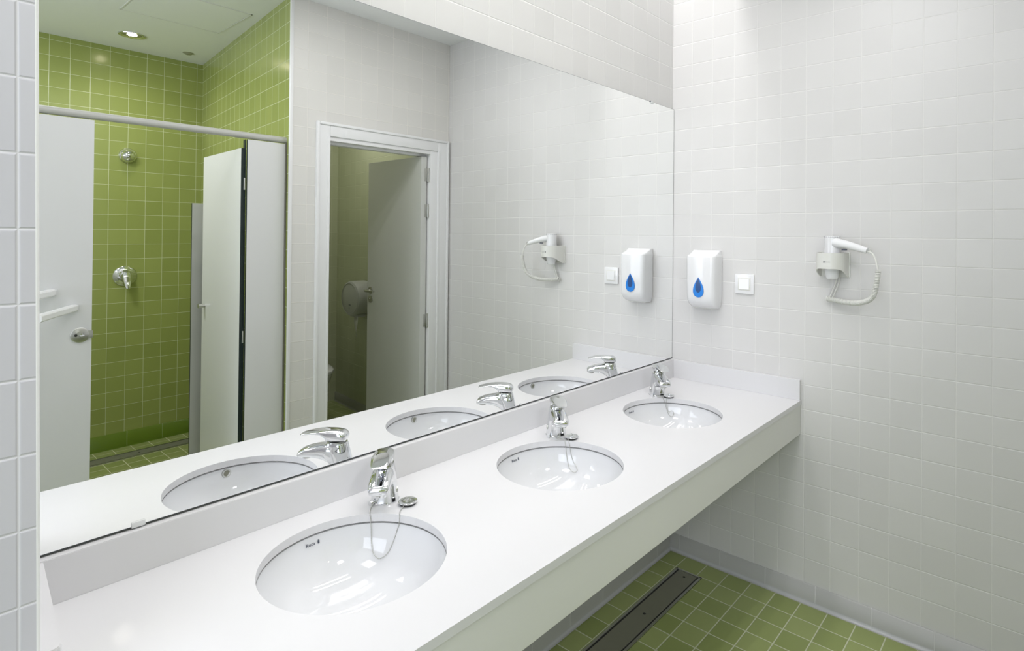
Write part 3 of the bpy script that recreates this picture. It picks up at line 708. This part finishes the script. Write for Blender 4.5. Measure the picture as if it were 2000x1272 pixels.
# fixed panel right
fp = panel('partition_wall', 'narrow fixed pale grey panel between the open cubicle door and the white tiled wall', 'partition panel', -1.213, -1.030, .12, 1.944)
bm = bmesh.new(); box(bm, .0910, -.018, .1, .1098, .018, 1.946, .001); mk('wall_channel', bm, 'channel', fp)
bm = bmesh.new(); box(bm, -.09, -.012, .0, -.06, .012, .12, .003); mk('foot', bm, 'satin', fp)
# open door leaf turned inwards
od = thing('cubicle_door', 'open pale grey shower cubicle door swung inwards, with a small steel knob', 'door', (-1.2265, -1.762, 0), math.radians(2.6))
bm = bmesh.new(); box(bm, -.009, -.600, .12, .009, 0, 1.9)
bm.normal_update()
for f in bm.faces:
    if abs(f.normal.x) < .5: f.material_index = 1
mk('board', bm, ['lam', 'core'], od, smooth=None)
bm = bmesh.new(); tube(bm, [(-.008, -.548, 1.06), (-.036, -.548, 1.06)], .010, 18); tube(bm, [(-.036, -.548, 1.06), (-.042, -.548, 1.06)], .0135, 18)
mk('knob', bm, 'satin', od, smooth=True)
for hz in (1.72, .95, .3):
    bm = bmesh.new(); tube(bm, [(.006, .006, hz-.03), (.006, .006, hz+.03)], .0045, 14); mk('hinge', bm, 'satin', od, smooth=True)
# black strip added as the shade in the gap beside the fixed panel
bm = bmesh.new(); box(bm, -.0985, -.03, .1, -.0935, -.007, 1.944, .001); mk('gap_shade_strip', bm, 'core', fp)
# lower inner screen
sc = panel('shower_screen', 'narrow pale grey screen standing inside the shower, lower than the doors', 'partition panel', -1.225, -.965, .1, 1.642, y=-2.49)
bm = bmesh.new(); box(bm, .05, -.012, 0, .08, .012, .1, .003); mk('foot', bm, 'satin', sc)
bm = bmesh.new(); box(bm, .118, -.011, .09, .131, .011, 1.645, .001); mk('wall_channel', bm, 'alu', sc)
# shower head and valve
sh = thing('wall_shower', 'small round chrome shower head high on the green tiled wall', 'shower head', (-1.296, -3.524, 1.995))
bm = bmesh.new(); lathe(bm, [(0, 0), (.050, 0), (.051, .006), (.047, .012), (.0, .013)], 40, rX); mk('wall_flange', bm, 'chrome', sh, smooth=True)
bm = bmesh.new(); lathe(bm, [(.042, .010), (.043, .022), (.040, .040), (.030, .054), (.014, .060), (0, .061)], 40, Matrix.Rotation(-PI/2-.35, 4, 'X')); mk('head', bm, 'chrome', sh, smooth=True)
bm = bmesh.new(); lathe(bm, [(.026, .0), (.024, .012), (0, .014)], 28, Matrix.Translation((0, .030, -.030)) @ Matrix.Rotation(PI+.45, 4, 'X')); mk('spray_face', bm, 'satin', sh, smooth=True)
sv = thing('shower_valve', 'round chrome mixer plate with a lever on the green tiled wall, below the shower head', 'shower valve', (-1.302, -3.524, 1.168))
bm = bmesh.new(); lathe(bm, [(0, 0), (.068, 0), (.068, .004), (.062, .010), (.030, .014), (0, .015)], 44, rX); mk('plate', bm, 'chrome', sv, smooth=True)
bm = bmesh.new(); lathe(bm, [(0, .01), (.030, .010), (.031, .035), (.026, .048), (0, .050)], 36, rX); mk('hub', bm, 'chrome', sv, smooth=True)
bm = bmesh.new()
loft(bm, [[(hw*sup(20, 2.6, k)[0], y+dd*sup(20, 2.6, k)[1], z) for k in range(20)] for z, y, hw, dd in interp([(.026, .048, .022, .012), (.0, .056, .026, .013), (-.03, .066, .023, .010), (-.06, .078, .017, .007), (-.078, .085, .013, .005), (-.082, .086, .009, .003)])])
mk('lever', bm, 'chrome', sv, smooth=True)

# ================================================================== toilet room contents
pd = thing('paper_dispenser', 'round jumbo toilet paper dispenser with a strip of paper hanging, in the dim toilet room', 'toilet paper dispenser', (.135, -2.92, .955))
rYm = Matrix.Rotation(-PI/2, 4, 'Y')
bm = bmesh.new(); lathe(bm, [(0, 0), (.136, 0), (.138, .01), (.138, .118), (.134, .128), (.122, .134), (0, .137)], 64, rYm); mk('drum', bm, 'greyplastic', pd, smooth=True)
bm = bmesh.new(); lathe(bm, [(.1235, .1342), (.121, .1365), (.1185, .1355)], 64, rYm); mk('cover_rim', bm, 'greyplastic', pd, smooth=True)
bm = bmesh.new(); box(bm, -.10, -.055, -.148, -.02, .055, -.128, .004); mk('paper_outlet', bm, 'greyplastic', pd)
bm = bmesh.new()
g = [[(-.075, .030, -.14), (-.075, -.03, -.14)], [(-.078, .026, -.20), (-.08, -.024, -.20)], [(-.085, .020, -.26), (-.072, -.014, -.26)], [(-.09, .022, -.29), (-.07, -.006, -.285)], [(-.088, .034, -.32), (-.074, .012, -.33)], [(-.086, .046, -.345), (-.074, .028, -.35)]]
V = [[bm.verts.new(p) for p in r] for r in g]
for a, b_ in zip(V, V[1:]): bm.faces.new((a[0], a[1], b_[1], b_[0]))
po = mk('paper_strip', bm, 'paper', pd, smooth=True); po.modifiers.new('s', 'SOLIDIFY').thickness = .0008
bm = bmesh.new(); box(bm, -.1378, -.006, -.052, -.1366, .022, -.046); box(bm, -.1378, .0, -.085, -.1366, .003, -.066); mk('printed_mark', bm, 'ink', pd)
# toilet
tl = thing('toilet', 'white toilet half hidden by the door frame in the dim toilet room', 'toilet', (-.25, -3.49, 0))
def oval(z, yb, yf, hw, n=40): return [(hw*math.cos(2*PI*k/n), (yb+yf)/2+(yf-yb)/2*math.sin(2*PI*k/n), z) for k in range(n)]
bm = bmesh.new(); loft(bm, [oval(z, a, b_, h) for z, a, b_, h in interp([(0, .12, .46, .11), (.03, .12, .455, .105), (.12, .11, .45, .105), (.22, .10, .50, .125), (.31, .08, .60, .165), (.36, .06, .625, .178), (.385, .06, .63, .180)], 3)]); mk('bowl', bm, 'china', tl, smooth=True)
bm = bmesh.new(); loft(bm, [oval(z, a, b_, h) for z, a, b_, h in ((.388, .12, .632, .181), (.398, .12, .638, .186), (.412, .12, .636, .184), (.424, .13, .62, .172), (.428, .16, .59, .14))]); mk('seat_lid', bm, 'plastic', tl, smooth=True)
bm = bmesh.new(); box(bm, -.18, .005, .385, .18, .15, .74, .02, seg=3); box(bm, -.188, .002, .74, .188, .158, .772, .008); ck = mk('cistern', bm, 'china', tl, smooth=True)
bm = bmesh.new(); lathe(bm, [(.022, .771), (.022, .777), (0, .779)], 24, Matrix.Translation((0, .08, 0))); mk('flush_button', bm, 'chrome', ck, smooth=True)

# ================================================================== ceiling fittings
def downlight(label, x, y, r, glow, name='ceiling_spotlight', cat='ceiling light'):
    t = thing(name, label, cat, (x, y, CEIL))
    bm = bmesh.new(); lathe(bm, [(r*.62, .0), (r*.74, -.004), (r*.98, -.006), (r, -.001), (r, .0)], 40); mk('bezel', bm, 'chrome', t, smooth=True)
    bm = bmesh.new(); lathe(bm, [(r*.66, -.003), (r*.5, -.0015), (r*.36, -.0012)], 40); mk('reflector', bm, 'satin', t, smooth=True)
    bm = bmesh.new(); lathe(bm, [(r*.36, -.0015), (r*.2, -.004), (0, -.005)], 28); mk('lamp', bm, glow, t, smooth=True)
    return t
downlight('lit round chrome spotlight in the ceiling above the green shower wall', -1.372, -3.125, .072, 'halogen')
l = bpy.data.lights.new('spotlight_beam', 'SPOT'); l.energy = 6; l.color = (1, .96, .88); l.spot_size = math.radians(150); l.spot_blend = .9; l.shadow_soft_size = .06
so = bpy.data.objects.new('spotlight_beam', l); so.location = (-1.372, -3.125, CEIL-.02); C.objects.link(so)
dv = thing('ceiling_sensor', 'tiny grey round fitting in the ceiling close to the green corner', 'ceiling sensor', (-1.02, -3.27, CEIL))
bm = bmesh.new(); lathe(bm, [(0, -.012), (.018, -.011), (.024, -.004), (.034, -.001), (.034, 0)], 28); mk('body', bm, 'alu', dv, smooth=True)
# access panel
ap = thing('access_panel', 'square white access hatch in the ceiling, seen at the top of the mirror', 'access panel', (-1.29, -2.4, CEIL))
bm = bmesh.new()
for a in ((-.25, -.25, .25, -.243), (-.25, .243, .25, .25), (-.25, -.25, -.243, .25), (.243, -.25, .25, .25)): box(bm, a[0], a[1], -.003, a[2], a[3], -.0003)
mk('frame', bm, 'trim', ap)
bm = bmesh.new(); box(bm, -.240, -.240, -.002, .240, .240, -.0003); mk('hatch', bm, 'paint', ap)
for x, y, hx, hy, lab in ((-2.12, -2.4, .17, .17, 'small square fill lamp added over the closed left part of the shower cubicle'), (-3.1, -1.0, .29, .29, 'square flat fill lamp added over the entrance end of the room'), (-1.2, -.74, .75, .025, 'thin strip fill lamp added in front of the basins, nearer to the mirror'), (-1.2, -.98, .75, .025, 'thin strip fill lamp added in front of the basins, farther from the mirror')):
    t = thing('added_ceiling_lamp', lab, 'ceiling light', (x, y, CEIL), 0)  # out-of-view lamps, added to brighten room and shower
    bm = bmesh.new(); w_ = .012
    for a in ((-hx-w_, -hy-w_, hx+w_, -hy), (-hx-w_, hy, hx+w_, hy+w_), (-hx-w_, -hy, -hx, hy), (hx, -hy, hx+w_, hy)): box(bm, a[0], a[1], -.010, a[2], a[3], -.0003, .001)
    mk('frame', bm, 'trim', t)
    bm = bmesh.new(); box(bm, -hx, -hy, -.008, hx, hy, -.0006); mk('diffuser', bm, 'lampglow', t)
t = thing('added_ceiling_lamp', 'small round dim fill lamp added in the toilet room', 'ceiling light', (-.3, -2.7, CEIL))  # fitting for the added toilet room fill, unseen
bm = bmesh.new(); lathe(bm, [(.15, -.0003), (.15, -.010), (.14, -.012), (.14, -.0003)], 36); mk('rim', bm, 'trim', t, smooth=True)
bm = bmesh.new(); lathe(bm, [(.139, -.001), (.139, -.011), (0, -.013)], 36); mk('diffuser', bm, 'trim', t, smooth=True)
for lx, lw in ((-1.72, 'left'), (-.58, 'right')):
    for ly, ln in ((-.08, 'rear'), (-.195, 'front')):
        t = thing('tube_lamp', f'{ln} tube lamp in the {lw} half of the ceiling slot over the mirror', 'lamp', (lx, ly, 3.47), 0, 'tube lamps in the ceiling slot')
        bm = bmesh.new(); tube(bm, [(-.53, 0, 0), (.53, 0, 0)], .013, 16); mk('tube', bm, 'tubeglow', t, smooth=True)
        bm = bmesh.new(); box(bm, -.56, -.02, .012, .56, .02, .03, .002); mk('batten', bm, 'trim', t)
